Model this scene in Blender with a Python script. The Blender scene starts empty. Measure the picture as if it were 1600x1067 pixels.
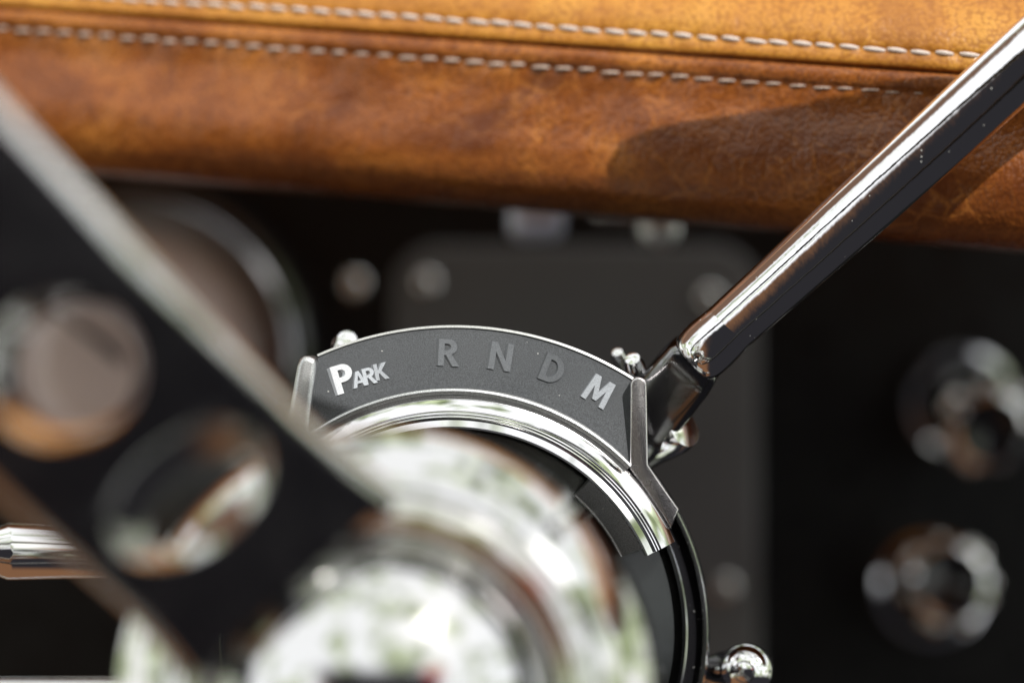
import bpy, bmesh, math, random, bisect
from mathutils import Vector, Matrix
random.seed(7)
R_ = math.radians
sc = bpy.context.scene
COL = sc.collection

# ------------------------------------------------------------------ frame of the steering column
# The column leans back 25 degrees.  u = right, v = up along the dash, a = along the column towards the driver.
TILT = R_(25)
U = Vector((1, 0, 0)); V = Vector((0, math.sin(TILT), math.cos(TILT))); A = Vector((0, -math.cos(TILT), math.sin(TILT)))
ORG = Vector((0, 0, 0.80))
M = Matrix(((U.x, V.x, A.x, ORG.x), (U.y, V.y, A.y, ORG.y), (U.z, V.z, A.z, ORG.z), (0, 0, 0, 1)))
DIST, FPX = 0.50, 85 / 36 * 1600

# ------------------------------------------------------------------ camera
cam = bpy.data.cameras.new('camera'); co = bpy.data.objects.new('camera', cam); COL.objects.link(co)
cam.lens = 85; cam.sensor_width = 36; cam.clip_start = 0.01; cam.clip_end = 200
cam.dof.use_dof = True; cam.dof.focus_distance = DIST - 0.001; cam.dof.aperture_fstop = 4.0
co.matrix_world = M @ Matrix.Translation((0, 0, DIST))
sc.camera = co

# ------------------------------------------------------------------ world: sky, trees and dark car interior behind the viewer
SUN_L = Vector((0.35, 0.60, 0.72)).normalized()            # direction to the sun, column frame
SUN_W = (M.to_3x3() @ SUN_L).normalized()
w = bpy.data.worlds.new('World'); sc.world = w; w.use_nodes = True
nt = w.node_tree; N = nt.nodes; L = nt.links; N.clear()
def wn(t, **k):
    n = N.new(t)
    for a, b in k.items(): setattr(n, a, b)
    return n
def wmath(op, a, b=None, clamp=False):
    n = wn('ShaderNodeMath', operation=op, use_clamp=clamp)
    for i, x in enumerate((a, b)):
        if x is None: continue
        if isinstance(x, (int, float)): n.inputs[i].default_value = x
        else: L.new(x, n.inputs[i])
    return n.outputs[0]
def wstep(x, lo, hi):
    n = wn('ShaderNodeMapRange', interpolation_type='SMOOTHSTEP'); L.new(x, n.inputs[0])
    n.inputs[1].default_value = lo; n.inputs[2].default_value = hi
    return n.outputs[0]
def wdot(v):
    n = wn('ShaderNodeVectorMath', operation='DOT_PRODUCT'); L.new(tc.outputs['Generated'], n.inputs[0])
    n.inputs[1].default_value = v
    return n.outputs['Value']
def wmix(f, a, b):
    n = wn('ShaderNodeMix', data_type='RGBA')
    L.new(f, n.inputs[0])
    for i, x in ((6, a), (7, b)):
        if isinstance(x, tuple): n.inputs[i].default_value = (*x, 1)
        else: L.new(x, n.inputs[i])
    return n.outputs[2]
tc = wn('ShaderNodeTexCoord')
cu, cv, ca = wdot(U), wdot(V), wdot(A)
sky = wn('ShaderNodeTexSky', sky_type='NISHITA', sun_disc=False)
sky.sun_elevation = math.asin(SUN_W.z); sky.sun_rotation = math.atan2(SUN_W.x, SUN_W.y)
skyb = wn('ShaderNodeVectorMath', operation='SCALE'); L.new(sky.outputs[0], skyb.inputs[0]); skyb.inputs['Scale'].default_value = 0.10
nz = wn('ShaderNodeTexNoise'); L.new(tc.outputs['Generated'], nz.inputs['Vector'])
nz.inputs['Scale'].default_value = 3.8; nz.inputs['Detail'].default_value = 7; nz.inputs['Roughness'].default_value = 0.6
nf = wn('ShaderNodeTexNoise'); L.new(tc.outputs['Generated'], nf.inputs['Vector'])
nf.inputs['Scale'].default_value = 14; nf.inputs['Detail'].default_value = 5
nd = wn('ShaderNodeTexNoise'); L.new(tc.outputs['Generated'], nd.inputs['Vector'])
nd.inputs['Scale'].default_value = 1.9; nd.inputs['Detail'].default_value = 2
haze = wmix(wmath('MULTIPLY', 1.0, 0.72), skyb.outputs[0], (1.75, 1.74, 1.72))       # thin bright cloud over the blue
green = wmix(wstep(nf.outputs['Fac'], 0.35, 0.68), (0.17, 0.215, 0.09), (0.92, 1.04, 0.66))
trees = wstep(wmath('ADD', nz.outputs['Fac'], wmath('MULTIPLY', cv, -0.05)), 0.45, 0.55)
outside = wmix(trees, haze, green)
def wblob(d, inner, outer):
    return wstep(wdot(Vector(d).normalized()), math.cos(R_(outer)), math.cos(R_(inner)))
inside = wmix(wstep(wmath('ADD', cv, wmath('MULTIPLY', cu, 1.6)), -0.85, -0.45), (0.24, 0.118, 0.060), (0.028, 0.027, 0.031))   # tan seats below, dark cabin behind
inside = wmix(wblob((0.41, -0.66, 0.62), 4.5, 7), inside, (0.6, 0.02, 0.015))                        # red patch added for its streak in the gear lever
opening = wmath('MAXIMUM', wstep(cv, 0.22, 0.34), wmath('MULTIPLY', wstep(cu, 0.40, 0.52), wstep(cv, -0.35, -0.15)))
opening = wmath('MAXIMUM', opening, wmath('MULTIPLY', wstep(wmath('MULTIPLY', cu, -1.0), 0.45, 0.58), wstep(cv, -0.45, -0.2)))
opening = wmath('MULTIPLY', opening, wmath('SUBTRACT', 1.0, wmath('MULTIPLY', wstep(nd.outputs['Fac'], 0.68, 0.73), 0.85)))
opening = wmath('MAXIMUM', opening, wblob((-0.10, -0.36, 0.93), 7, 11))                             # bright patch added behind the viewer for the lever's white streak
outside = wmix(wblob((-0.80, 0.42, 0.42), 15, 23), outside, (0.21, 0.125, 0.085))                   # tan patch added for the brown mirrored in the lever
outside = wmix(wblob((0.78, 0.12, 0.60), 4, 11), outside, (4.2, 4.1, 4.0))    # hot patch added on the right so the knobs glint
col = wmix(opening, inside, outside)
bg = wn('ShaderNodeBackground'); L.new(col, bg.inputs[0]); bg.inputs[1].default_value = 1.0
wo = wn('ShaderNodeOutputWorld'); L.new(bg.outputs[0], wo.inputs[0])

# ------------------------------------------------------------------ sun
sun = bpy.data.lights.new('sun', 'SUN'); sun.energy = 4.0; sun.angle = R_(0.5); sun.color = (1, 0.97, 0.92)
so = bpy.data.objects.new('sun', sun); COL.objects.link(so)
so.rotation_euler = SUN_W.to_track_quat('Z', 'Y').to_euler(); so.location = ORG + SUN_W * 3
sc.view_settings.view_transform = 'Standard'; sc.view_settings.look = 'None'
sc.view_settings.exposure = 0; sc.view_settings.gamma = 1; sc.view_settings.use_curve_mapping = False
sc.render.engine = 'CYCLES'
sc.cycles.use_denoising = True
sc.cycles.max_bounces = 10; sc.cycles.glossy_bounces = 6
sc.cycles.sample_clamp_indirect = 12; sc.cycles.sample_clamp_direct = 3
sc.cycles.caustics_reflective = False

# ------------------------------------------------------------------ helpers
def P(px, py, z=0.0):
    """point of the column frame that the photograph shows at px, py when it stands z towards the viewer"""
    d = DIST - z
    return Vector(((px - 800) * d / FPX, (533.5 - py) * d / FPX, z))
def mm(px, z=0.0): return px * (DIST - z) / FPX

def mat(name, base=(0.5, 0.5, 0.5), metal=0.0, rough=0.4, coat=0.0, spec=0.5, dust=0.0, grain=0.0, grain_scale=4000, bump=0.0, var=0.0, var_scale=120, coat_rough=0.05, wave=0.0):
    m = bpy.data.materials.new(name); m.use_nodes = True
    t = m.node_tree; b = t.nodes['Principled BSDF']; ln = t.links.new
    b.inputs['Base Color'].default_value = (*base, 1); b.inputs['Metallic'].default_value = metal
    b.inputs['Roughness'].default_value = rough; b.inputs['Coat Weight'].default_value = coat
    b.inputs['Coat Roughness'].default_value = coat_rough; b.inputs['Specular IOR Level'].default_value = spec
    g = t.nodes.new('ShaderNodeTexCoord')
    colour = None
    if var > 0 or grain > 0:
        n1 = t.nodes.new('ShaderNodeTexNoise'); ln(g.outputs['Object'], n1.inputs['Vector'])
        n1.inputs['Scale'].default_value = var_scale; n1.inputs['Detail'].default_value = 6
        mr = t.nodes.new('ShaderNodeMapRange'); ln(n1.outputs['Fac'], mr.inputs[0])
        mr.inputs[1].default_value = 0.3; mr.inputs[2].default_value = 0.7
        mr.inputs[3].default_value = max(0.02, rough - var); mr.inputs[4].default_value = rough + var
        ln(mr.outputs[0], b.inputs['Roughness'])
    if grain > 0:
        n2 = t.nodes.new('ShaderNodeTexNoise'); ln(g.outputs['Object'], n2.inputs['Vector'])
        n2.inputs['Scale'].default_value = grain_scale; n2.inputs['Detail'].default_value = 2
        mx = t.nodes.new('ShaderNodeMix'); mx.data_type = 'RGBA'
        mr2 = t.nodes.new('ShaderNodeMapRange'); ln(n2.outputs['Fac'], mr2.inputs[0])
        mr2.inputs[1].default_value = 0.35; mr2.inputs[2].default_value = 0.75
        ln(mr2.outputs[0], mx.inputs[0])
        mx.inputs[6].default_value = (*[c * (1 - grain) for c in base], 1)
        mx.inputs[7].default_value = (*[min(1, c * (1 + grain)) for c in base], 1)
        colour = mx.outputs[2]; ln(colour, b.inputs['Base Color'])
        if bump > 0:
            bp = t.nodes.new('ShaderNodeBump'); bp.inputs['Strength'].default_value = bump; bp.inputs['Distance'].default_value = 0.0002
            ln(n2.outputs['Fac'], bp.inputs['Height']); ln(bp.outputs[0], b.inputs['Normal'])
    if wave > 0:      # slightly wavy plating
        nw = t.nodes.new('ShaderNodeTexNoise'); ln(g.outputs['Object'], nw.inputs['Vector']); nw.inputs['Scale'].default_value = 160; nw.inputs['Detail'].default_value = 4
        bw = t.nodes.new('ShaderNodeBump'); bw.inputs['Strength'].default_value = wave; bw.inputs['Distance'].default_value = 0.0006
        ln(nw.outputs['Fac'], bw.inputs['Height']); ln(bw.outputs[0], b.inputs['Normal'])
    if dust > 0:      # dust specks and lint on the metal
        vo = t.nodes.new('ShaderNodeTexVoronoi'); ln(g.outputs['Object'], vo.inputs['Vector']); vo.inputs['Scale'].default_value = 900
        vo.inputs['Randomness'].default_value = 1
        th = t.nodes.new('ShaderNodeMath'); th.operation = 'LESS_THAN'; ln(vo.outputs['Distance'], th.inputs[0]); th.inputs[1].default_value = 0.13
        sp = t.nodes.new('ShaderNodeSeparateColor'); ln(vo.outputs['Color'], sp.inputs[0])
        pick = t.nodes.new('ShaderNodeMath'); pick.operation = 'LESS_THAN'; ln(sp.outputs[0], pick.inputs[0]); pick.inputs[1].default_value = dust
        both = t.nodes.new('ShaderNodeMath'); both.operation = 'MULTIPLY'; ln(th.outputs[0], both.inputs[0]); ln(pick.outputs[0], both.inputs[1])
        mx = t.nodes.new('ShaderNodeMix'); mx.data_type = 'RGBA'; ln(both.outputs[0], mx.inputs[0])
        if colour is not None: ln(colour, mx.inputs[6])
        else: mx.inputs[6].default_value = (*base, 1)
        mx.inputs[7].default_value = (0.62, 0.62, 0.60, 1); ln(mx.outputs[2], b.inputs['Base Color'])
        mm_ = t.nodes.new('ShaderNodeMath'); mm_.operation = 'SUBTRACT'; mm_.inputs[0].default_value = metal; ln(both.outputs[0], mm_.inputs[1]); mm_.use_clamp = True
        ln(mm_.outputs[0], b.inputs['Metallic'])
    return m

def leather(name, dark, mid, light, scale=1.0, rough=0.36, bump=0.5):
    m = bpy.data.materials.new(name); m.use_nodes = True
    t = m.node_tree; b = t.nodes['Principled BSDF']; ln = t.links.new
    g = t.nodes.new('ShaderNodeTexCoord')
    def noise(s, det=6, ro=0.6, dist=0.0):
        n = t.nodes.new('ShaderNodeTexNoise'); ln(g.outputs['Object'], n.inputs['Vector'])
        n.inputs['Scale'].default_value = s * scale; n.inputs['Detail'].default_value = det
        n.inputs['Roughness'].default_value = ro; n.inputs['Distortion'].default_value = dist
        return n
    a = noise(24, 9, 0.58, 0.8)
    r = t.nodes.new('ShaderNodeValToRGB'); ln(a.outputs['Fac'], r.inputs[0])
    e = r.color_ramp.elements
    e[0].position = 0.34; e[0].color = (*dark, 1); e[1].position = 0.70; e[1].color = (*light, 1)
    x = e.new(0.50); x.color = (*mid, 1)
    wv = noise(60, 3, 0.5)
    wmixv = t.nodes.new('ShaderNodeMix'); wmixv.data_type = 'RGBA'; wmixv.inputs[0].default_value = 0.0045
    ln(g.outputs['Object'], wmixv.inputs[6]); ln(wv.outputs['Color'], wmixv.inputs[7])
    cr = t.nodes.new('ShaderNodeTexVoronoi'); cr.feature = 'DISTANCE_TO_EDGE'; ln(wmixv.outputs[2], cr.inputs['Vector'])
    cr.inputs['Scale'].default_value = 150 * scale
    cm = t.nodes.new('ShaderNodeMapRange'); ln(cr.outputs['Distance'], cm.inputs[0])
    cm.inputs[1].default_value = 0.0; cm.inputs[2].default_value = 0.075; cm.inputs[3].default_value = 1; cm.inputs[4].default_value = 0
    patch = noise(35, 3)
    pm = t.nodes.new('ShaderNodeMapRange'); ln(patch.outputs['Fac'], pm.inputs[0]); pm.inputs[1].default_value = 0.46; pm.inputs[2].default_value = 0.7
    pm.inputs[4].default_value = 0.5
    ml = t.nodes.new('ShaderNodeMath'); ml.operation = 'MULTIPLY'; ln(cm.outputs[0], ml.inputs[0]); ln(pm.outputs[0], ml.inputs[1])
    mx = t.nodes.new('ShaderNodeMix'); mx.data_type = 'RGBA'; ln(ml.outputs[0], mx.inputs[0]); ln(r.outputs[0], mx.inputs[6])
    mx.inputs[7].default_value = (*[min(1, c * 1.25) for c in light], 1)
    pg = t.nodes.new('ShaderNodeTexVoronoi'); ln(wmixv.outputs[2], pg.inputs['Vector']); pg.inputs['Scale'].default_value = 1050 * scale
    dk = t.nodes.new('ShaderNodeMapRange'); ln(pg.outputs['Distance'], dk.inputs[0]); dk.inputs[1].default_value = 0.42; dk.inputs[2].default_value = 0.75
    dk.inputs[4].default_value = 0.62
    mx2 = t.nodes.new('ShaderNodeMix'); mx2.data_type = 'RGBA'; ln(dk.outputs[0], mx2.inputs[0]); ln(mx.outputs[2], mx2.inputs[6]); mx2.inputs[7].default_value = (*dark, 1)
    ln(mx2.outputs[2], b.inputs['Base Color'])
    rr = t.nodes.new('ShaderNodeMapRange'); ln(a.outputs['Fac'], rr.inputs[0]); rr.inputs[1].default_value = 0.3; rr.inputs[2].default_value = 0.7
    rr.inputs[3].default_value = rough + 0.1; rr.inputs[4].default_value = rough - 0.06; ln(rr.outputs[0], b.inputs['Roughness'])
    b.inputs['Specular IOR Level'].default_value = 0.5
    big = noise(48, 4, 0.55)
    s1 = t.nodes.new('ShaderNodeMath'); s1.operation = 'MULTIPLY_ADD'; ln(pg.outputs['Distance'], s1.inputs[0]); s1.inputs[1].default_value = -0.06; ln(big.outputs['Fac'], s1.inputs[2])
    s2 = t.nodes.new('ShaderNodeMath'); s2.operation = 'MULTIPLY_ADD'; ln(ml.outputs[0], s2.inputs[0]); s2.inputs[1].default_value = -0.05; ln(s1.outputs[0], s2.inputs[2])
    bp = t.nodes.new('ShaderNodeBump'); bp.inputs['Strength'].default_value = bump; bp.inputs['Distance'].default_value = 0.0035
    ln(s2.outputs[0], bp.inputs['Height']); ln(bp.outputs[0], b.inputs['Normal'])
    return m

MT = {
    'chrome': mat('chrome', (0.86, 0.86, 0.87), 1, 0.05, dust=0.05, var=0.02),
    'chrome_wavy': mat('hand_polished_chrome', (0.86, 0.86, 0.87), 1, 0.05, dust=0.10, var=0.03, wave=0.16),
    'chrome_bright': mat('bright_chrome', (0.95, 0.95, 0.95), 1, 0.2),
    'chrome_clean': mat('polished_chrome', (0.86, 0.86, 0.87), 1, 0.05, var=0.02),
    'smoke_chrome': mat('smoked_metal', (0.24, 0.24, 0.245), 1, 0.12, var=0.05, grain=0.08),
    'satin': mat('satin_metal', (0.68, 0.655, 0.665), 1, 0.23, grain=0.35, grain_scale=5200, bump=0.25, var=0.06),
    'wheel': mat('polished_alloy', (0.70, 0.70, 0.69), 1, 0.07, var=0.02),
    'wheel_face': mat('dark_reflection_alloy', (0.21, 0.205, 0.215), 1, 0.22, var=0.04),
    'panel': mat('grey_anodised', (0.105, 0.111, 0.120), 0.0, 0.34, spec=0.55, grain=0.38, grain_scale=5200, bump=0.12, dust=0.02, var=0.09, var_scale=45),
    'black': mat('gloss_black', (0.012, 0.012, 0.014), 0, 0.16, coat=0.8, dust=0.05),
    'dark_face': mat('grey_lacquer', (0.115, 0.12, 0.118), 1, 0.2, var=0.03),
    'dash_black': mat('black_dash_paint', (0.006, 0.006, 0.0065), 0, 0.35, spec=0.3, var=0.08),
    'plate': mat('charcoal_paint', (0.13, 0.13, 0.137), 0, 0.42, spec=0.4, var=0.06),
    'thread': mat('pale_thread', (0.66, 0.56, 0.50), 0, 0.7, grain=0.2, grain_scale=3000),
    'thread_worn': mat('worn_thread', (0.50, 0.38, 0.31), 0, 0.7, grain=0.3, grain_scale=1500),
    'glass': mat('gauge_face', (0.88, 0.80, 0.82), 0.0, 0.42, coat=0.5, var=0.05),
    'cream': mat('cream_dial', (0.90, 0.79, 0.77), 0, 0.4, coat=0.5),
    'rubber': mat('black_rubber', (0.015, 0.015, 0.015), 0, 0.6),
    'red': mat('red_lens', (0.35, 0.02, 0.02), 0, 0.2, coat=1),
    'lip': mat('bead_blasted_alloy', (0.62, 0.63, 0.64), 1, 0.33, grain=0.3, grain_scale=5000, bump=0.3, dust=0.25),
    'acrylic': mat('frosted_acrylic_edge', (0.46, 0.47, 0.46), 0, 0.3, grain=0.2, grain_scale=3000),
    'blue_grey': mat('sky_tinted_metal', (0.62, 0.66, 0.86), 0.3, 0.3, coat=0.5),  # reflected sky put into the base colour
    'dark_leather': leather('dark_wheel_leather', (0.008, 0.008, 0.008), (0.013, 0.013, 0.013), (0.022, 0.021, 0.021)),
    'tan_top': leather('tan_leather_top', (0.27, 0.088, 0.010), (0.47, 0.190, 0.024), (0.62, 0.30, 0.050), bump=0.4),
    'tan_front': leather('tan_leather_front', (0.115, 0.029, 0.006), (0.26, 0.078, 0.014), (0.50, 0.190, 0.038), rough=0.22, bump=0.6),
}
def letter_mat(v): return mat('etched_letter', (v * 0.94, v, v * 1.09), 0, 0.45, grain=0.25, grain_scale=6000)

def finish(me, angle=32, smooth=True):
    if smooth:
        me.polygons.foreach_set('use_smooth', [True] * len(me.polygons))
        me.set_sharp_from_angle(angle=R_(angle))
    me.update()

class Thing:
    def __init__(s, name, base, label, cat, group=None, kind=None):
        s.o = bpy.data.objects.new(name, None); COL.objects.link(s.o)
        s.base = Vector(base); s.o.matrix_world = M @ Matrix.Translation(s.base); s.o.empty_display_size = 0.01
        s.o['label'] = label; s.o['category'] = cat
        if group: s.o['group'] = group
        if kind: s.o['kind'] = kind
    def add(s, name, geo, m, parent=None, label=None, angle=32, smooth=True, me=None):
        if me is None:
            vs, fs = geo
            me = bpy.data.meshes.new(name); me.from_pydata([tuple(Vector(v) - s.base) for v in vs], [], fs)
            bm = bmesh.new(); bm.from_mesh(me); bmesh.ops.remove_doubles(bm, verts=bm.verts, dist=1e-7)
            bmesh.ops.recalc_face_normals(bm, faces=bm.faces); bm.to_mesh(me); bm.free()
        else:
            me.transform(Matrix.Translation(-s.base)); me.name = name
        finish(me, angle, smooth)
        o = bpy.data.objects.new(name, me); COL.objects.link(o)
        me.materials.clear() if not isinstance(m, (list, tuple)) else None
        for q in (m if isinstance(m, (list, tuple)) else [m]): me.materials.append(q)
        o.parent = parent or s.o
        if label: o['label'] = label
        return o

def dup(root, loc, rot=None, label=None):
    """copy of a thing with copies of its parts and sub-parts"""
    r = root.copy(); COL.objects.link(r); r.matrix_world = M @ Matrix.Translation(loc) @ (rot or Matrix())
    if label: r['label'] = label
    for ch in list(root.children):
        c = ch.copy(); COL.objects.link(c); c.parent = r
        for g in list(ch.children):
            d = g.copy(); COL.objects.link(d); d.parent = c
    return r

def merge(*geos):
    vs, fs = [], []
    for v, f in geos:
        o = len(vs); vs += list(v); fs += [tuple(i + o for i in q) for q in f]
    return vs, fs
def basis(axis, hint=Vector((0, 1, 0))):
    z = Vector(axis).normalized()
    x = hint.cross(z)
    if x.length < 1e-4: x = Vector((1, 0, 0)).cross(z)
    x.normalize(); return x, z.cross(x), z
def lathe(prof, c, axis=(0, 0, 1), n=96, a0=None, a1=None, close=False):
    """prof: (radius, height) list; a0..a1 in degrees for a partial sweep (capped); close = profile is a closed loop"""
    x, y, z = (Vector((1, 0, 0)), Vector((0, 1, 0)), Vector((0, 0, 1))) if tuple(axis) == (0, 0, 1) else basis(axis)
    c = Vector(c); full = a0 is None; k = len(prof); vs, fs = [], []
    steps = n if full else n + 1
    for i in range(steps):
        t = 2 * math.pi * i / n if full else R_(a0 + (a1 - a0) * i / n)
        d = x * math.cos(t) + y * math.sin(t)
        vs += [c + d * r + z * h for r, h in prof]
    for i in range(n):
        j = (i + 1) % steps
        for q in range(k if close else k - 1):
            q2 = (q + 1) % k
            fs.append((i * k + q, j * k + q, j * k + q2, i * k + q2))
    if not full and close:
        fs.append(tuple(range(k))); fs.append(tuple(reversed(range((steps - 1) * k, steps * k))))
    return vs, fs
def tube(pts, rads, n=32, cap=True):
    pts = [Vector(p) for p in pts]; vs, fs = [], []
    hint = Vector((0, 0, 1))
    for i, p in enumerate(pts):
        d = (pts[min(i + 1, len(pts) - 1)] - pts[max(i - 1, 0)]).normalized()
        x = hint.cross(d).normalized(); y = d.cross(x)
        for q in range(n):
            t = 2 * math.pi * q / n
            vs.append(p + (x * math.cos(t) + y * math.sin(t)) * rads[i])
    for i in range(len(pts) - 1):
        for q in range(n):
            fs.append((i * n + q, i * n + (q + 1) % n, (i + 1) * n + (q + 1) % n, (i + 1) * n + q))
    if cap:
        fs.append(tuple(reversed(range(n)))); fs.append(tuple(range((len(pts) - 1) * n, len(pts) * n)))
    return vs, fs
def smooth_path(pts, n):
    """Catmull-Rom through the points; each a tuple of any length"""
    out = []; k = len(pts)
    for i in range(k - 1):
        p0, p1, p2, p3 = pts[max(i - 1, 0)], pts[i], pts[i + 1], pts[min(i + 2, k - 1)]
        for s in range(n):
            t = s / n
            out.append(tuple(0.5 * (2 * b + (c - a) * t + (2 * a - 5 * b + 4 * c - d) * t * t + (3 * b - a - 3 * c + d) * t ** 3)
                             for a, b, c, d in zip(p0, p1, p2, p3)))
    out.append(tuple(pts[-1])); return out
def prism(outline, z0, z1, bevel=0.0005, seg=3):
    """extruded 2-D outline (list of column-frame x, y) with a rounded front edge"""
    k = len(outline); cx = sum(p[0] for p in outline) / k; cy = sum(p[1] for p in outline) / k
    nrm = []
    for i in range(k):
        a, b, c = Vector(outline[i - 1][:2]), Vector(outline[i][:2]), Vector(outline[(i + 1) % k][:2])
        e1, e2 = (b - a).normalized(), (c - b).normalized()
        n_ = Vector((e1.y + e2.y, -e1.x - e2.x)); 
        n_ = n_.normalized() if n_.length > 1e-6 else Vector((e1.y, -e1.x))
        nrm.append(n_ / max(0.5, n_.dot(Vector((e1.y, -e1.x)))))
    area = sum(outline[i][0] * outline[(i + 1) % k][1] - outline[(i + 1) % k][0] * outline[i][1] for i in range(k))
    sg = -1 if area > 0 else 1
    rings = [(0, z0), (0, z1 - bevel)] + [(bevel * (1 - math.cos(R_(90) * s / seg)), z1 - bevel + bevel * math.sin(R_(90) * s / seg)) for s in range(1, seg + 1)]
    vs, fs = [], []
    for ins, z in rings:
        for i, p in enumerate(outline):
            q = Vector(p[:2]) + nrm[i] * ins * sg
            vs.append(Vector((q.x, q.y, z)))
    for r in range(len(rings) - 1):
        for i in range(k):
            j = (i + 1) % k; fs.append((r * k + i, r * k + j, (r + 1) * k + j, (r + 1) * k + i))
    fs.append(tuple(range((len(rings) - 1) * k, len(rings) * k))); fs.append(tuple(reversed(range(k))))
    return vs, fs
def rounded_rect(x0, y0, x1, y1, r, n=10):
    o = []
    for cx, cy, s in ((x1 - r, y1 - r, 0), (x0 + r, y1 - r, 90), (x0 + r, y0 + r, 180), (x1 - r, y0 + r, 270)):
        for i in range(n + 1):
            t = R_(s + 90 * i / n); o.append((cx + r * math.cos(t), cy + r * math.sin(t)))
    return o
def box(c, sx, sy, sz, r=0.002):
    return prism(rounded_rect(c[0] - sx / 2, c[1] - sy / 2, c[0] + sx / 2, c[1] + sy / 2, r), c[2] - sz / 2, c[2] + sz / 2, min(r, sz / 3))
def pxy(pts, z=0.0): return [tuple(P(a, b, z)[:2]) for a, b in pts]

# ================================================================== DASHBOARD: leather pad over a black face
E0, E1 = P(200, -2, -0.055), P(1530, 87, -0.012)           # the upper row of stitches
EX = (E1 - E0).normalized()
WV = (Vector((0, 1, 0)) - EX * EX.y).normalized(); NV = EX.cross(WV)
ULEN = (E1 - E0).length
def pad(s, v, dz): return E0 + EX * s - WV * v - NV * dz     # s along the dash, v down, dz away from the viewer
dash = Thing('dashboard', pad(ULEN / 2, 40e-3, 60e-3), 'tan leather padded dashboard with pale double stitching over a black lower face', 'dashboard')
SPAN = (-0.25, 0.40)
def stitch_starts(pitch):
    out, s = [], SPAN[0] + 0.002
    while s < SPAN[1]:
        out.append(s); s += pitch * random.uniform(0.975, 1.025)
    return out
ROW_A, ROW_B = stitch_starts(5.15e-3), stitch_starts(5.15e-3)
def gap(row, s, ln):
    """0 under a stitch, 1 between two stitches"""
    q = bisect.bisect_right(row, s) - 1
    if q < 0 or q >= len(row) - 1: return 0
    t = (s - row[q]) / (row[q + 1] - row[q])
    return 0.5 - 0.5 * math.cos(2 * math.pi * (t - 0.5 * ln / 5.15e-3 + 0.5) % (2 * math.pi)) if t >= 0 else 0
def sweep(prof, s0, s1, ns, wob=0.0):
    vs, fs = [], []; k = len(prof)
    for i in range(ns + 1):
        s = s0 + (s1 - s0) * i / ns
        ga_, gb_ = 1 - gap(ROW_A, s, 4.1e-3), 1 - gap(ROW_B, s, 3.5e-3)
        wr = math.sin(s * 410) * 0.5 + math.sin(s * 263 + 1.1) * 0.5
        for v, dz in prof:
            h = wob * (math.sin(s * 61 + v * 0.09) * 0.5 + math.sin(s * 143 + v * 0.21 + 1.3) * 0.3 + math.sin(s * 27 - v * 0.3) * 0.6)
            h += 0.00028 * (ga_ * math.exp(-(v / 1.3) ** 2) + gb_ * math.exp(-((v - 8.9) / 1.3) ** 2))
            if wob: h += 0.00022 * (1.6 * wr) * math.exp(-((v - 12) / 3.5) ** 2)
            vs.append(pad(s, v * 1e-3, dz * 1e-3 + h))
    for i in range(ns):
        for q in range(k - 1):
            fs.append((i * k + q, (i + 1) * k + q, (i + 1) * k + q + 1, i * k + q + 1))
    return vs, fs
top_prof = smooth_path([(-150, 150), (-90, 85), (-50, 40), (-30, 20), (-15, 7.5), (-6, 1.6), (-1.5, 0.3), (0, 0.55), (1.5, 0.2), (3.0, 0.25), (3.7, 1.2), (4.0, 4.0)], 6)
front_prof = smooth_path([(4.15, 4.0), (4.3, 1.2), (4.9, 0.25), (6.2, -0.1), (7.6, 0.15), (8.8, 0.95), (10.4, 1.3), (14, 1.7), (19, 1.1), (25, 0.3), (29, 0.6), (33, 2.0), (36.5, 5.0), (39, 10.5), (39.8, 18), (39.5, 36), (38, 60), (37, 90)], 6)
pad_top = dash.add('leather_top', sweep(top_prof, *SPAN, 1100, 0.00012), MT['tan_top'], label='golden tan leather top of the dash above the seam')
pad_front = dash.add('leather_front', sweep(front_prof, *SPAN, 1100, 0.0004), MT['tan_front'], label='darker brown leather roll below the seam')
def stitch_row(v, row, length, r0, slant, dz0, sunk=0.0):
    gs = []
    for s in row:
        wear = max(0, min(1, (s / ULEN - 0.45) / 0.45)); r = r0 * (1 - 0.5 * sunk * wear); dz = dz0 + 0.42 * sunk * wear   # pulled deeper into the hide towards the right
        j = random.uniform(-0.6, 0.6) * 1e-3; ln = length * random.uniform(0.86, 1.08)
        pts, rr = [], []
        for i in range(9):
            t = i / 8
            pts.append(pad(s + ln * t, v * 1e-3 + (t - 0.5) * slant + j * 0.3, (dz - 0.55 * math.sin(math.pi * t) + 0.5) * 1e-3))
            rr.append(r * (0.35 + 0.65 * math.sin(math.pi * (0.08 + 0.84 * t)) ** 0.5))
        gs.append(tube(pts, rr, 8))
    return merge(*gs)
dash.add('stitching', stitch_row(0.0, ROW_A, 4.2e-3, 0.52e-3, 0.25e-3, 0.25), MT['thread'], parent=pad_top)
dash.add('stitching', stitch_row(8.9, ROW_B, 3.6e-3, 0.42e-3, -0.2e-3, 0.52, 0.95), MT['thread_worn'], parent=pad_front)
# black lower face, set back under the pad
ZF = -0.25
f0 = P(-700, 250, ZF); f1 = P(2400, 1600, ZF)
dash.add('lower_face', prism([(f0.x, f1.y), (f1.x, f1.y), (f1.x, f0.y + 0.03), (f0.x, f0.y + 0.03)], ZF - 0.02, ZF, 0.002), MT['dash_black'])

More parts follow.
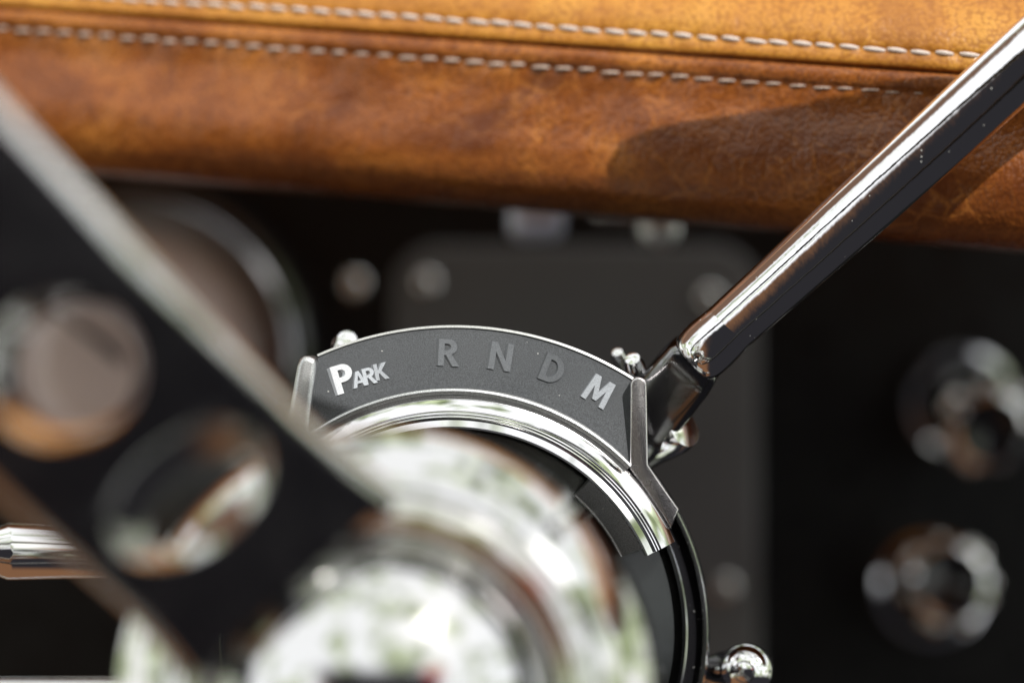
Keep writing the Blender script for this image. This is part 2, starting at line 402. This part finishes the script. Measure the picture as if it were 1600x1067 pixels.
# trim plate with screws
zp = ZF + 0.006
pt = Thing('trim_plate', P(900, 800, ZF), 'charcoal rounded plate screwed to the black dash behind the steering column', 'trim plate')
a, b = P(612, 382, zp), P(1187, 1330, zp)
pt.add('plate', prism(rounded_rect(a.x, b.y, b.x, a.y, mm(75, zp), 14), ZF + 0.0005, zp, 0.0022, 5), MT['plate'])
def screw(thing, px, py, z, r=0.0038):
    c = P(px, py, z)
    pr = [(r * 1.02, 0.0)] + [(r * math.cos(R_(t)), 0.0002 + r * 0.85 * math.sin(R_(t))) for t in range(0, 60, 8)]
    pr += [(r * 0.45, r * 0.77), (r * 0.42, r * 0.45), (0, r * 0.45)]
    return thing.add('screw', lathe(pr, c, n=40), MT['chrome_bright'])
for q in ((667, 442), (1110, 466), (1135, 916), (667, 1240)): screw(pt, *q, zp)
ds = Thing('dome_screw', P(555, 445, ZF), 'chrome dome screw in the black dash beside the gauge, left of the plate', 'screw')
screw(ds, 555, 445, ZF, 0.0042)

# round gauge behind the wheel spoke
zg = ZF + 0.018
gc = P(205, 562, zg); gm = lambda p: mm(p, zg)
ga = Thing('round_gauge', P(205, 562, ZF), 'large round gauge with black bezel and mauve face, seen behind the steering wheel spoke', 'gauge')
ga.add('bezel', lathe([(gm(292), -0.018), (gm(286), -0.004), (gm(276), 0.001), (gm(262), 0.0), (gm(250), -0.006), (gm(246), -0.010)], gc, n=120), MT['black'])
ga.add('rim', lathe([(gm(256), -0.008), (gm(254), 0.0012), (gm(248), 0.0022), (gm(242), 0.0005), (gm(241), -0.009)], gc, n=120), MT['smoke_chrome'])
ga.add('dial', lathe([(gm(247) * k_ / 20, -0.014 + 0.022 * (1 - (k_ / 20) ** 2)) for k_ in range(20, -1, -1)], gc, n=96), MT['glass'])
ga.add('inner_ring', lathe([(gm(196), -0.0094), (gm(190), -0.003), (gm(176), -0.001), (gm(168), -0.0085), (gm(166), -0.0094)], gc, n=96), MT['cream'])
ga.add('centre_disc', lathe([(gm(96), -0.0094), (gm(92), -0.002), (gm(84), 0.001), (0, 0.003)], gc + Vector((-gm(40), -gm(5), 0.009)), n=64), MT['cream'])
pd = Vector((-0.72, 0.55, 0)); pd.normalize(); pn = Vector((-pd.y, pd.x, 0))
ga.add('pointer', prism([tuple((gc + pn * 0.0016)[:2]), tuple((gc + pd * gm(170) + pn * 0.0005)[:2]), tuple((gc + pd * gm(170) - pn * 0.0005)[:2]), tuple((gc - pn * 0.0016)[:2])], zg + 0.0130, zg + 0.0140, 0.0002), MT['black'])

# two round chrome knobs on the right of the dash
def knob_geo():
    pass
kb = P(1497, 622, ZF)
kn = Thing('control_knob', kb, 'upper round chrome knob with dark centre on the black dash', 'knob', 'chrome knobs on the black dash')
K = mm(1, ZF) * 0.88
kn.add('bezel', lathe([(98 * K, 0.0), (98 * K, 0.0045), (96.5 * K, 0.0052), (84 * K, 0.0056), (82 * K, 0.0050), (79 * K, 0.001)], kb, n=96), MT['chrome_clean'])
kn.add('grip', lathe([(66 * K, 0.0), (66 * K, 0.004), (60 * K, 0.010), (60 * K, 0.022), (68 * K, 0.0245), (69 * K, 0.026), (69 * K, 0.034), (67 * K, 0.0352), (58 * K, 0.0360), (55 * K, 0.0352), (52 * K, 0.033)], kb, n=120), MT['chrome_clean'])
beads = []  # beads added so the knob edge throws small glints
for k_ in range(11):
    t = R_(360 * k_ / 11 + 9 * math.sin(k_ * 2.1)); br = (10.5 + 2 * math.sin(k_ * 1.7)) * K
    beads.append(lathe([(br * math.cos(R_(q)), br * math.sin(R_(q))) for q in range(-90, 91, 15)], kb + Vector((74 * K * math.cos(t), 74 * K * math.sin(t), 0.030)), n=20))
kn.add('glint_beads', merge(*beads), MT['chrome_bright'], angle=180)
kn.add('cap', lathe([(52.5 * K, 0.0350), (48 * K, 0.0338), (20 * K, 0.0325), (0, 0.032)], kb, n=64), MT['black'])
def tip(dx, dy): return Vector((0, 0, 1)).rotation_difference(Vector((dx, dy, 1))).to_matrix().to_4x4()
kn.o.matrix_world = M @ Matrix.Translation(kb) @ tip(0.10, -0.25)
dup(kn.o, P(1450, 922, ZF), tip(0.02, 0.18), 'lower round chrome knob with brownish centre, below the other chrome knob')

# small fixtures hanging under the leather pad
bl = Thing('toggle_switch', P(838, 335, -0.16), 'pale blue grey block tucked under the leather pad above the plate', 'switch')
bl.add('body', box(P(838, 345, -0.16), mm(88, -.16), mm(62, -.16), 0.012, 0.004), MT['blue_grey'])
bl.add('mount', box(P(838, 305, -0.175), mm(60, -.175), mm(50, -.175), 0.010, 0.002), MT['dash_black'])
ul = Thing('courtesy_light', P(1020, 320, -0.15), 'small round chrome fixture on a grey strip under the leather pad', 'light fixture')
ul.add('strip', box(P(1010, 334, -0.155), mm(165, -.155), mm(26, -.155), 0.012, 0.002), MT['satin'])
lc = P(1031, 357, -0.13); lr = mm(31, -.14)
ul.add('lens', lathe([(lr, -0.012)] + [(lr * math.cos(R_(t)), lr * 0.4 * math.sin(R_(t))) for t in range(0, 91, 6)], lc, n=48), MT['lip'])

# ================================================================== STEERING COLUMN
CC = P(706, 997, 0); u = mm(1, 0)
col = Thing('steering_column', CC + Vector((0, 0, -0.24)), 'gloss black steering column with thin chrome rings behind the wheel hub', 'steering column')
col.add('shroud', lathe([(404 * u, -0.012), (408 * u, -0.020), (408 * u, -0.06), (380 * u, -0.075), (360 * u, -0.24)], CC + Vector((0, 0, 0)), n=160), MT['black'])
col.add('outer_ring', lathe([(409.5 * u, -0.016), (411 * u, -0.0125), (409 * u, -0.0105), (405 * u, -0.0095), (401 * u, -0.0105), (399 * u, -0.0125), (398.5 * u, -0.016)], CC, n=200), MT['chrome'])
col.add('collar', lathe([(399 * u, -0.0150), (392 * u, -0.0140), (381 * u, -0.0125), (375 * u, -0.0115)], CC, n=200), MT['black'])
col.add('inner_ring', lathe([(376 * u, -0.0125), (374 * u, -0.0095), (370 * u, -0.0088), (366 * u, -0.0095), (364.5 * u, -0.0125)], CC, n=200), MT['chrome'])
col.add('face', lathe([(365 * u, -0.0115), (352 * u, -0.0095), (250 * u, -0.0065), (150 * u, -0.0035)], CC, n=160), MT['dark_face'])
col.add('shaft', lathe([(152 * u, -0.006), (150 * u, 0.02), (120 * u, 0.03), (120 * u, 0.062)], CC, n=80), MT['black'])

# ================================================================== GEAR INDICATOR on the column
gi = Thing('gear_indicator', CC + Vector((0, 0.045, -0.008)), 'grey arched gear indicator lettered PARK R N D M in a chrome bracket', 'gear indicator')
ARC = (23.5, 158)
prof = [(380, -6), (380, 0.3), (379, 0.5), (356, 2.6), (354.5, 2.2), (353.5, 2.2), (352.5, 3.0), (351, 3.1), (350, 2.5), (349, 2.5), (348, 3.3), (346.5, 3.4), (345.5, 2.9), (344.5, 2.9), (332, 4.2), (329, 3.9), (328, 2.5), (328, -6)]
bk = gi.add('bracket', lathe([(r * u, z * 1e-3) for r, z in prof], CC, n=170, a0=ARC[0], a1=ARC[1], close=True), MT['chrome'], angle=22)
lipp = [(392, -6), (392, 0.4), (390, 1.0), (387, 1.25), (386, 1.0), (385, 1.15), (382, 1.0), (380.5, 0.5), (380.3, -6)]
gi.add('outer_lip', lathe([(r * u, z * 1e-3) for r, z in lipp], CC, n=150, a0=44, a1=128, close=True), MT['lip'], parent=bk, angle=30)
ilip = [(328.5, -6), (328.5, 1.8), (326, 2.2), (300, -1.0), (296, -1.6), (293, -1.6), (291, -2.4), (291, -6)]
gi.add('inner_lip', lathe([(r * u, z * 1e-3) for r, z in ilip], CC, n=40, a0=25.5, a1=49, close=True), MT['lip'], parent=bk)
# the lettered panel: a plate between two arcs
def circ3(a, b, c):
    ax, ay, bx, by, cx, cy = *a, *b, *c
    d = 2 * (ax * (by - cy) + bx * (cy - ay) + cx * (ay - by))
    ux = ((ax**2 + ay**2) * (by - cy) + (bx**2 + by**2) * (cy - ay) + (cx**2 + cy**2) * (ay - by)) / d
    uy = ((ax**2 + ay**2) * (cx - bx) + (bx**2 + by**2) * (ax - cx) + (cx**2 + cy**2) * (bx - ax)) / d
    return ux, uy, math.hypot(ax - ux, ay - uy)
def arc(a, b, c, n):
    x, y, r = circ3(a, b, c); t0 = math.atan2(a[1] - y, a[0] - x); t1 = math.atan2(c[1] - y, c[0] - x)
    return [(x + r * math.cos(t0 + (t1 - t0) * i / n), y + r * math.sin(t0 + (t1 - t0) * i / n)) for i in range(n + 1)]
NA = 72
outer = arc((497, 557), (700, 512), (988, 593), NA)
inner = arc((480, 676), (690, 610), (986, 724), NA)
ZO, ZI = 0.0, 0.0002
def strip(rows):
    """rows: list of point lists of equal length, joined into a closed band with end caps"""
    k = len(rows); n = len(rows[0]); vs = [p for i in range(n) for p in (r[i] for r in rows)]; fs = []
    for i in range(n - 1):
        for q in range(k):
            q2 = (q + 1) % k; fs.append((i * k + q, (i + 1) * k + q, (i + 1) * k + q2, i * k + q2))
    fs.append(tuple(range(k))); fs.append(tuple(reversed(range((n - 1) * k, n * k))))
    return vs, fs
def back(pts, d): return [p - Vector((0, 0, d)) for p in pts]
fo = [P(*p, ZO) for p in outer]; fi = [P(*p, ZI) for p in inner]
mid1 = [o.lerp(i, 1 / 3) for o, i in zip(fo, fi)]; mid2 = [o.lerp(i, 2 / 3) for o, i in zip(fo, fi)]
pn_ = gi.add('window', strip([fo, mid1, mid2, fi, back(fi, 0.006), back(fo, 0.006)]), MT['panel'], angle=40)
# bright cut edge of the window along its top
def off(pts, c, dr): return [Vector((p.x + (p.x - c.x) / (p.xy - c.xy).length * dr, p.y + (p.y - c.y) / (p.xy - c.xy).length * dr, p.z)) for p in pts]
cO = P(*circ3((497, 557), (700, 512), (988, 593))[:2], ZO)
e1 = off(fo, cO, 0.00002); e2 = off(fo, cO, 0.00050)
gi.add('edge', strip([[p + Vector((0, 0, .0004)) for p in e1], [p + Vector((0, 0, .0002)) for p in e2], back(e2, 0.006), back(e1, 0.006)]), MT['acrylic'], parent=pn_)
# side bars
def capsule_top(x0, x1, y, n=10):
    cx, r = (x0 + x1) / 2, (x1 - x0) / 2
    return [(cx - r * math.cos(math.pi * i / n), y - r * 0.9 * math.sin(math.pi * i / n)) for i in range(n + 1)]
rb = capsule_top(984, 1009, 600) + [(1012, 725), (1032, 754), (1061, 795), (1048, 825), (1034, 802), (1017, 777), (1000, 752), (984, 732)]
bv, bf = prism(pxy(rb), -0.008, 0.0036, 0.00045)
for v in bv:                                                # the foot of the bar lies almost flush with the ring
    if v.z > 0: v.z -= 0.0029 * max(0, min(1, (P(0, 700).y - v.y) / mm(32)))
gi.add('side_bar', (bv, bf), MT['satin'])
lb = [(466, 572), (470, 561), (477, 556), (486, 556), (494, 560), (497, 567), (481, 690), (440, 780), (392, 850), (370, 835), (415, 765), (446, 690)]
gi.add('side_bar', prism(pxy(lb), -0.008, 0.0036, 0.0012, 5), MT['lip'])
# small chrome fittings behind the indicator
gi.add('mount_screw', lathe([(mm(24), 0), (mm(24), .003), (mm(16), .006), (0, .0065)], P(541, 550, -0.022), axis=(0.1, 0.5, 1), n=32), MT['chrome_clean'])

# lettering: raised letters whose sides lean back to the left
def bow(cx, cy, rx, ry, t0, t1, n=14): return [(cx + rx * math.cos(R_(t0 + (t1 - t0) * i / n)), cy + ry * math.sin(R_(t0 + (t1 - t0) * i / n))) for i in range(n + 1)]
GLYPH = {
    'P': ([(0, 0), (0, 1), (.36, 1)] + bow(.36, .69, .35, .31, 80, -80) + [(.36, .38), (.23, .38), (.23, 0)], [(.23, .82), (.33, .82)] + bow(.33, .69, .14, .13, 70, -70, 8) + [(.33, .56), (.23, .56)]),
    'R': ([(0, 0), (0, 1), (.36, 1)] + bow(.36, .71, .33, .29, 80, -50) + [(.50, .44), (.80, 0), (.54, 0), (.29, .41), (.22, .41), (.22, 0)], [(.22, .83), (.33, .83)] + bow(.33, .71, .14, .12, 70, -70, 8) + [(.33, .58), (.22, .58)]),
    'A': ([(0, 0), (.36, 1), (.56, 1), (.92, 0), (.69, 0), (.62, .23), (.30, .23), (.23, 0)], [(.35, .40), (.46, .76), (.57, .40)]),
    'K': ([(0, 0), (0, 1), (.22, 1), (.22, .58), (.52, 1), (.79, 1), (.43, .54), (.82, 0), (.55, 0), (.28, .42), (.22, .35), (.22, 0)],),
    'N': ([(0, 0), (0, 1), (.21, 1), (.60, .36), (.60, 1), (.81, 1), (.81, 0), (.61, 0), (.21, .66), (.21, 0)],),
    'D': ([(0, 0), (0, 1), (.30, 1)] + bow(.30, .5, .50, .5, 85, -85, 24) + [(.30, 0)], [(.22, .18), (.22, .82), (.30, .82)] + bow(.30, .5, .27, .32, 80, -80, 18) + [(.30, .18)]),
    'M': ([(0, 0), (.07, 1), (.31, 1), (.50, .46), (.69, 1), (.93, 1), (1, 0), (.79, 0), (.75, .62), (.58, .14), (.42, .14), (.25, .62), (.21, 0)],),
}
def letter(ch, px, py, h_px, rot, tone, lean=6, w_scale=1.0):
    cu_ = bpy.data.curves.new('letter_outline', 'CURVE'); cu_.dimensions = '2D'; cu_.fill_mode = 'BOTH'; cu_.extrude = 0.05
    for pts in GLYPH[ch]:
        sp_ = cu_.splines.new('POLY'); sp_.points.add(len(pts) - 1); sp_.use_cyclic_u = True
        for q, (x, y) in zip(sp_.points, pts): q.co = (x, y, 0, 1)
    ob = bpy.data.objects.new('letter_outline', cu_); COL.objects.link(ob)
    bpy.context.view_layer.update()
    me = bpy.data.meshes.new_from_object(ob.evaluated_get(bpy.context.evaluated_depsgraph_get()))
    bpy.data.objects.remove(ob); bpy.data.curves.remove(cu_)
    wd = max(v.co.x for v in me.vertices); s = mm(h_px)
    c = P(px, py, 0); ca_, sa = math.cos(R_(rot)), math.sin(R_(rot))
    f = max(0, min(1, (math.hypot(px - 709, py - 1010) - 395) / 105)); zs = ZI + (ZO - ZI) * f
    for v in me.vertices:
        x, y = (v.co.x - wd / 2) * s * w_scale, (v.co.y - 0.5) * s
        top = v.co.z > 0
        if not top: x -= mm(lean); y -= mm(lean * 0.15)
        v.co = Vector((c.x + x * ca_ - y * sa, c.y + x * sa + y * ca_, zs + (0.00035 if top else -0.0001)))
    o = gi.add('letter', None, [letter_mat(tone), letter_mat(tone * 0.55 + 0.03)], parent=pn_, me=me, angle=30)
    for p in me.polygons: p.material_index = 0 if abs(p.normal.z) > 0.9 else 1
    return o
letter('P', 537, 591, 45, 17, 0.85, 6)  # tone differs by letter: sheen on the lettering put into its colour
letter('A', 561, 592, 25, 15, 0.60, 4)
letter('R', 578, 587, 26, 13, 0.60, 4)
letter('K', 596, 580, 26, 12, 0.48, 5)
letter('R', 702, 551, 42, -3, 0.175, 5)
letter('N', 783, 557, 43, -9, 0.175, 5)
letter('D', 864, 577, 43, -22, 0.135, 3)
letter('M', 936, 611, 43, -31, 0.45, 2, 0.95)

# ================================================================== GEAR LEVER
lv = Thing('gear_lever', P(1040, 650, -0.012), 'polished chrome gear lever rising to the upper right from a dark knuckle', 'gear lever')
lp = [(*P(1098, 549, -0.006), mm(40)), (*P(1128, 521, -0.005), mm(43)), (*P(1210, 448, -0.002), mm(45)), (*P(1325, 344, 0.002), mm(48)), (*P(1442, 239, 0.006), mm(50)), (*P(1620, 79, 0.012), mm(53)), (*P(1800, -83, 0.018), mm(53)), (*P(2010, -272, 0.025), mm(50))]
lp = smooth_path(lp, 8)
lv.add('shaft', tube([p[:3] for p in lp], [p[3] for p in lp], 64), MT['chrome_wavy'])
kc = P(2060, -317, 0.027)
ax = (Vector(lp[-1][:3]) - Vector(lp[-6][:3])).normalized()
lv.add('knob', lathe([(0.0065, -0.012), (0.010, -0.008), (0.0155, 0.0), (0.018, 0.010), (0.0165, 0.019), (0.010, 0.026), (0, 0.0285)], kc, axis=ax, n=48), MT['black'])
# flat sided knuckle: rounded block along the lever axis, leaning back into the column
kd = (P(1098, 549, -0.006) - P(1008, 660, -0.016)); kl = kd.length; kd.normalize()
kx = Vector((0, 0, 1)).cross(kd).normalized(); kz = kd.cross(kx)
def block(org, prof, flat):
    """prof: (distance along kd, half width, half depth) sections of a rounded block"""
    vs, fs = [], []; n = 40
    for t, a_, b_ in prof:
        for q in range(n):
            th = 2 * math.pi * q / n; c_, s_ = math.cos(th), math.sin(th)
            e_ = 2 / flat
            vs.append(org + kd * t + kx * a_ * math.copysign(abs(c_) ** e_, c_) + kz * b_ * math.copysign(abs(s_) ** e_, s_))
    for i in range(len(prof) - 1):
        for q in range(n): fs.append((i * n + q, i * n + (q + 1) % n, (i + 1) * n + (q + 1) % n, (i + 1) * n + q))
    fs.append(tuple(range(n))); fs.append(tuple(range((len(prof) - 1) * n, len(prof) * n)))
    return vs, fs
ko = P(1000, 668, -0.018)
lv.add('knuckle', block(ko, [(-0.012, mm(40), mm(40)), (0, mm(50), mm(46)), (kl * .35, mm(52), mm(46)), (kl * .8, mm(50), mm(40)), (kl * .97, mm(46), mm(36)), (kl * 1.02, mm(40), mm(30))], 5), MT['smoke_chrome'])
lax = (Vector(lp[16][:3]) - Vector(lp[0][:3])).normalized()
lv.add('collar', lathe([(mm(36), -0.003), (mm(42), -0.0024), (mm(45.5), -0.0010), (mm(46.5), 0.0006), (mm(46.5), 0.0025), (mm(45.5), 0.0045), (mm(44.2), 0.0065), (mm(42.5), 0.0085)], Vector(lp[0][:3]), axis=lax, n=64), MT['chrome_wavy'], angle=60)
lv.add('pivot_boss', lathe([(mm(34), -0.01), (mm(34), 0), (mm(30), 0.0025), (0, 0.0032)], P(1058, 676, -0.014), axis=(0.5, 0.3, 0.6), n=48), MT['chrome_clean'])
lv.add('pivot_pin', lathe([(mm(17), -0.006), (mm(17), 0.001), (mm(12), 0.003), (0, 0.0035)], P(992, 574, -0.012), axis=(-0.2, 0.6, 0.7), n=40), MT['chrome_clean'])
lv.add('pivot_pin', lathe([(mm(13), -0.006), (mm(13), 0.001), (mm(9), 0.003), (0, 0.0035)], P(968, 563, -0.02), axis=(-0.2, 0.6, 0.7), n=40), MT['chrome_clean'])

# ================================================================== SMALL COLUMN LEVERS
tl = Thing('tilt_lever', P(1000, 1040, -0.03), 'short chrome tilt lever with a ball end beside the steering column', 'lever')
b0, b1 = P(960, 1040, -0.035), P(1165, 1047, -0.016)
d = (b1 - b0).normalized(); Lb = (b1 - b0).length; rb_ = mm(43, -.016)
pr = [(mm(21), 0), (mm(21), Lb - rb_ * 1.75), (mm(22), Lb - rb_ * 1.5), (mm(31), Lb - rb_ * 0.98)] + [(rb_ * math.cos(R_(t)), Lb + rb_ * math.sin(R_(t))) for t in range(-40, 91, 6)]
tl.add('stem', lathe(pr, b0, axis=d, n=64), MT['chrome'])
ts = Thing('turn_signal_lever', P(300, 862, -0.02), 'straight chrome turn signal rod behind the wheel spoke at the left', 'lever')
t0, t1 = P(420, 862, -0.03), P(8, 861, -0.012); d = (t1 - t0).normalized(); Lt = (t1 - t0).length
ts.add('rod', lathe([(mm(36), 0), (mm(42), Lt * 0.6), (mm(46), Lt - 0.001), (mm(45.5), Lt - 0.0003), (mm(39), Lt + 0.0018), (mm(37), Lt + .012), (mm(20), Lt + .02), (0, Lt + .021)], t0, axis=d, n=64), MT['chrome'])
ts.add('dark_backing', lathe([(mm(150) * math.cos(R_(t)), mm(150) * math.sin(R_(t))) for t in range(-90, 91, 10)], P(335, 765, -0.02), n=40), MT['rubber'])  # black ball added behind the spoke hole to make it look dark
wl = Thing('wiper_lever', P(300, 1085, -0.03), 'pale metal rod running low behind the wheel hub at the bottom left', 'lever')
t0, t1 = P(420, 1085, -0.04), P(-260, 1085, -0.03); d = (t1 - t0).normalized(); Lt = (t1 - t0).length
wl.add('rod', lathe([(mm(28), 0), (mm(30), Lt - 0.002), (mm(24), Lt), (0, Lt + 0.001)], t0, axis=d, n=48), MT['chrome_clean'])

# ================================================================== STEERING WHEEL in front of everything
WZ = 0.118
HC = P(588, 1134, WZ)
wh = Thing('steering_wheel', HC, 'polished steering wheel with a drilled spoke and domed chrome hub close to the viewer', 'steering wheel')
hu = mm(1, WZ)
wh.add('hub_cone', lathe([(430 * hu, -0.038), (452 * hu, -0.034), (458 * hu, -0.0295), (452 * hu, -0.026), (430 * hu, -0.0215), (400 * hu, -0.0165), (370 * hu, -0.013), (345 * hu, -0.011), (320 * hu, -0.0105)], HC, n=160), MT['wheel'], angle=60)
wh.add('hub_plate', lathe([(348 * hu, -0.0120), (344 * hu, -0.0108), (338 * hu, -0.0110), (318 * hu, -0.0119), (300 * hu, -0.0128), (289 * hu, -0.0134), (287 * hu, -0.0124), (284 * hu, -0.0120), (279 * hu, -0.0119), (274 * hu, -0.0122), (272 * hu, -0.0135)], HC, n=160), MT['wheel'], angle=50)
rs = 269 * hu / math.sin(R_(42))
dome = [(270 * hu, -0.0136)] + [(rs * math.sin(R_(t)), -0.0118 + rs * (math.cos(R_(t)) - math.cos(R_(42)))) for t in range(42, -1, -3)]
wh.add('horn_button', lathe(dome, HC, n=128), MT['wheel'], angle=60)
def make_spoke():
    # centre line from the hub (t = 0) outwards; s is the distance from the hub centre, h the height above the hub plate
    line = smooth_path([(250, -0.0055), (325, -0.0013), (410, 0.0045), (505, 0.0114), (640, 0.020), (800, 0.0265), (1000, 0.031), (1300, 0.036), (1700, 0.042)], 10)
    ang = R_(180 - 48.2); dv = Vector((math.cos(ang), math.sin(ang), 0)); pv = Vector((-dv.y, dv.x, 0))
    hw, th, rr = 207 * hu, 0.0085, 0.0029
    sec = []
    for cx, cy, s0 in ((hw - rr, -rr, 0), (-hw + rr, -rr, 90), (-hw + rr, -th + rr, 180), (hw - rr, -th + rr, 270)):
        for i in range(7):
            t = R_(s0 + 90 * i / 6); sec.append((cx + rr * math.cos(t), cy + rr * math.sin(t)))
    vs, fs = [], []; k = len(sec); frames = []
    for i, (s, h) in enumerate(line):
        a_, b_ = line[max(i - 1, 0)], line[min(i + 1, len(line) - 1)]
        tg = (dv * (b_[0] - a_[0]) * hu + Vector((0, 0, b_[1] - a_[1]))).normalized(); nn = pv.cross(tg)
        if nn.z < 0: nn = -nn
        o = HC - pv * 36 * hu - dv * 0 * hu + dv * s * hu + Vector((0, 0, h)); frames.append((s, o, nn, tg))
        fl = 1 + 0.10 * max(0, (430 - s) / 180) ** 2
        vs += [o - pv * x * fl + nn * y for x, y in sec]
    for i in range(len(line) - 1):
        for q in range(k): fs.append((i * k + q, i * k + (q + 1) % k, (i + 1) * k + (q + 1) % k, (i + 1) * k + q))
    fs.append(tuple(range(k))); fs.append(tuple(reversed(range((len(line) - 1) * k, len(line) * k))))
    def mesh(g, nm):
        me = bpy.data.meshes.new(nm); me.from_pydata([tuple(v) for v in g[0]], [], g[1])
        bm = bmesh.new(); bm.from_mesh(me); bmesh.ops.recalc_face_normals(bm, faces=bm.faces); bm.to_mesh(me); bm.free()
        return bpy.data.objects.new(nm, me)
    body = mesh((vs, fs), 'spoke_body'); COL.objects.link(body)
    tools = []
    # drilled at a slant: (distance, radius at the front, radius at the back, slant)
    for s, r, rb_, sl in ((468, 140, 106, Vector((52, -70, 0))), (718, 116, 102, Vector((36, -26, 0))), (1035, 112, 96, Vector((36, 6, 0))), (1410, 118, 98, Vector((14, 8, 0)))):
        f = min(frames, key=lambda q: abs(q[0] - s))
        vs2, fs2 = lathe([(0, -0.02), (rb_ * hu, -0.02), (rb_ * hu, -th), (rb_ * hu + (r - rb_) * hu * .9, -0.0016), (r * hu, -0.0004), (r * hu, 0.004), (0, 0.004)], f[1], axis=f[2], n=72)
        vs3 = []
        for v in vs2:
            h = (v - f[1]).dot(f[2]); v = v - f[3] * ((v - f[1]).dot(f[3]) * (0.22 if r > 120 else 0)); vs3.append(v + sl * hu * max(0, min(1, -h / th)))
        t_ = mesh((vs3, fs2), 'cutter')
        COL.objects.link(t_); tools.append(t_)
        md = body.modifiers.new('hole', 'BOOLEAN'); md.object = t_; md.operation = 'DIFFERENCE'; md.solver = 'EXACT'
    bpy.context.view_layer.update()
    me = bpy.data.meshes.new_from_object(body.evaluated_get(bpy.context.evaluated_depsgraph_get()))
    for o in tools + [body]: bpy.data.objects.remove(o)
    return me
spm = make_spoke()
sp1 = wh.add('spoke', None, [MT['wheel'], MT['wheel_face']], me=spm, angle=38)
sp1['label'] = 'drilled dark spoke running to the upper left'
# the spoke's flat front carries a painted dark reflection; rounded edges and hole walls are polished
ang = R_(180 - 48.2); dvv = Vector((math.cos(ang), math.sin(ang), 0)); pvv = Vector((-dvv.y, dvv.x, 0))
for p in spm.polygons:
    if abs(p.normal.dot(pvv)) < 0.02 and p.normal.z > 0.6 and p.area > 2e-7: p.material_index = 1
for a_ in (180, 90):                                        # the other two spokes of the wheel
    c = sp1.copy(); COL.objects.link(c); c.parent = wh.o; c.rotation_euler = (0, 0, R_(a_)); c['label'] = 'drilled dark spoke below the hub'
rim = []
RR, rt = 1700 * hu, 0.013
vs, fs = [], []
for i in range(160):
    t = 2 * math.pi * i / 160
    for q in range(24):
        a_ = 2 * math.pi * q / 24; r = RR + rt * math.cos(a_)
        vs.append(HC + Vector((r * math.cos(t), r * math.sin(t), 0.040 + rt * math.sin(a_))))
for i in range(160):
    for q in range(24): fs.append((i * 24 + q, ((i + 1) % 160) * 24 + q, ((i + 1) % 160) * 24 + (q + 1) % 24, i * 24 + (q + 1) % 24))
wh.add('rim', (vs, fs), MT['dark_leather'])

# ================================================================== SHADOW CASTER added above the frame, shaped to shade the leather
caster_outline = [(951, 252), (958, 240), (975, 231), (1005, 225), (1050, 224), (1110, 226), (1250, 230), (1380, 240), (1450, 262), (1480, 300), (1475, 350), (1440, 390), (1380, 400), (1250, 370), (1090, 325), (1000, 300), (960, 282), (952, 268)]
sh = SUN_L * 0.13
pts = [P(a_, b_, -0.032) + sh for a_, b_ in caster_outline]
caster = Thing('added_shadow_caster', pts[9], 'slim slab added above the dash to shade the leather', 'shadow caster')
zc = sh.z - 0.032
caster.add('shade_slab', prism([tuple(p[:2]) for p in pts], zc, zc + 0.003, 0.001), MT['rubber'])
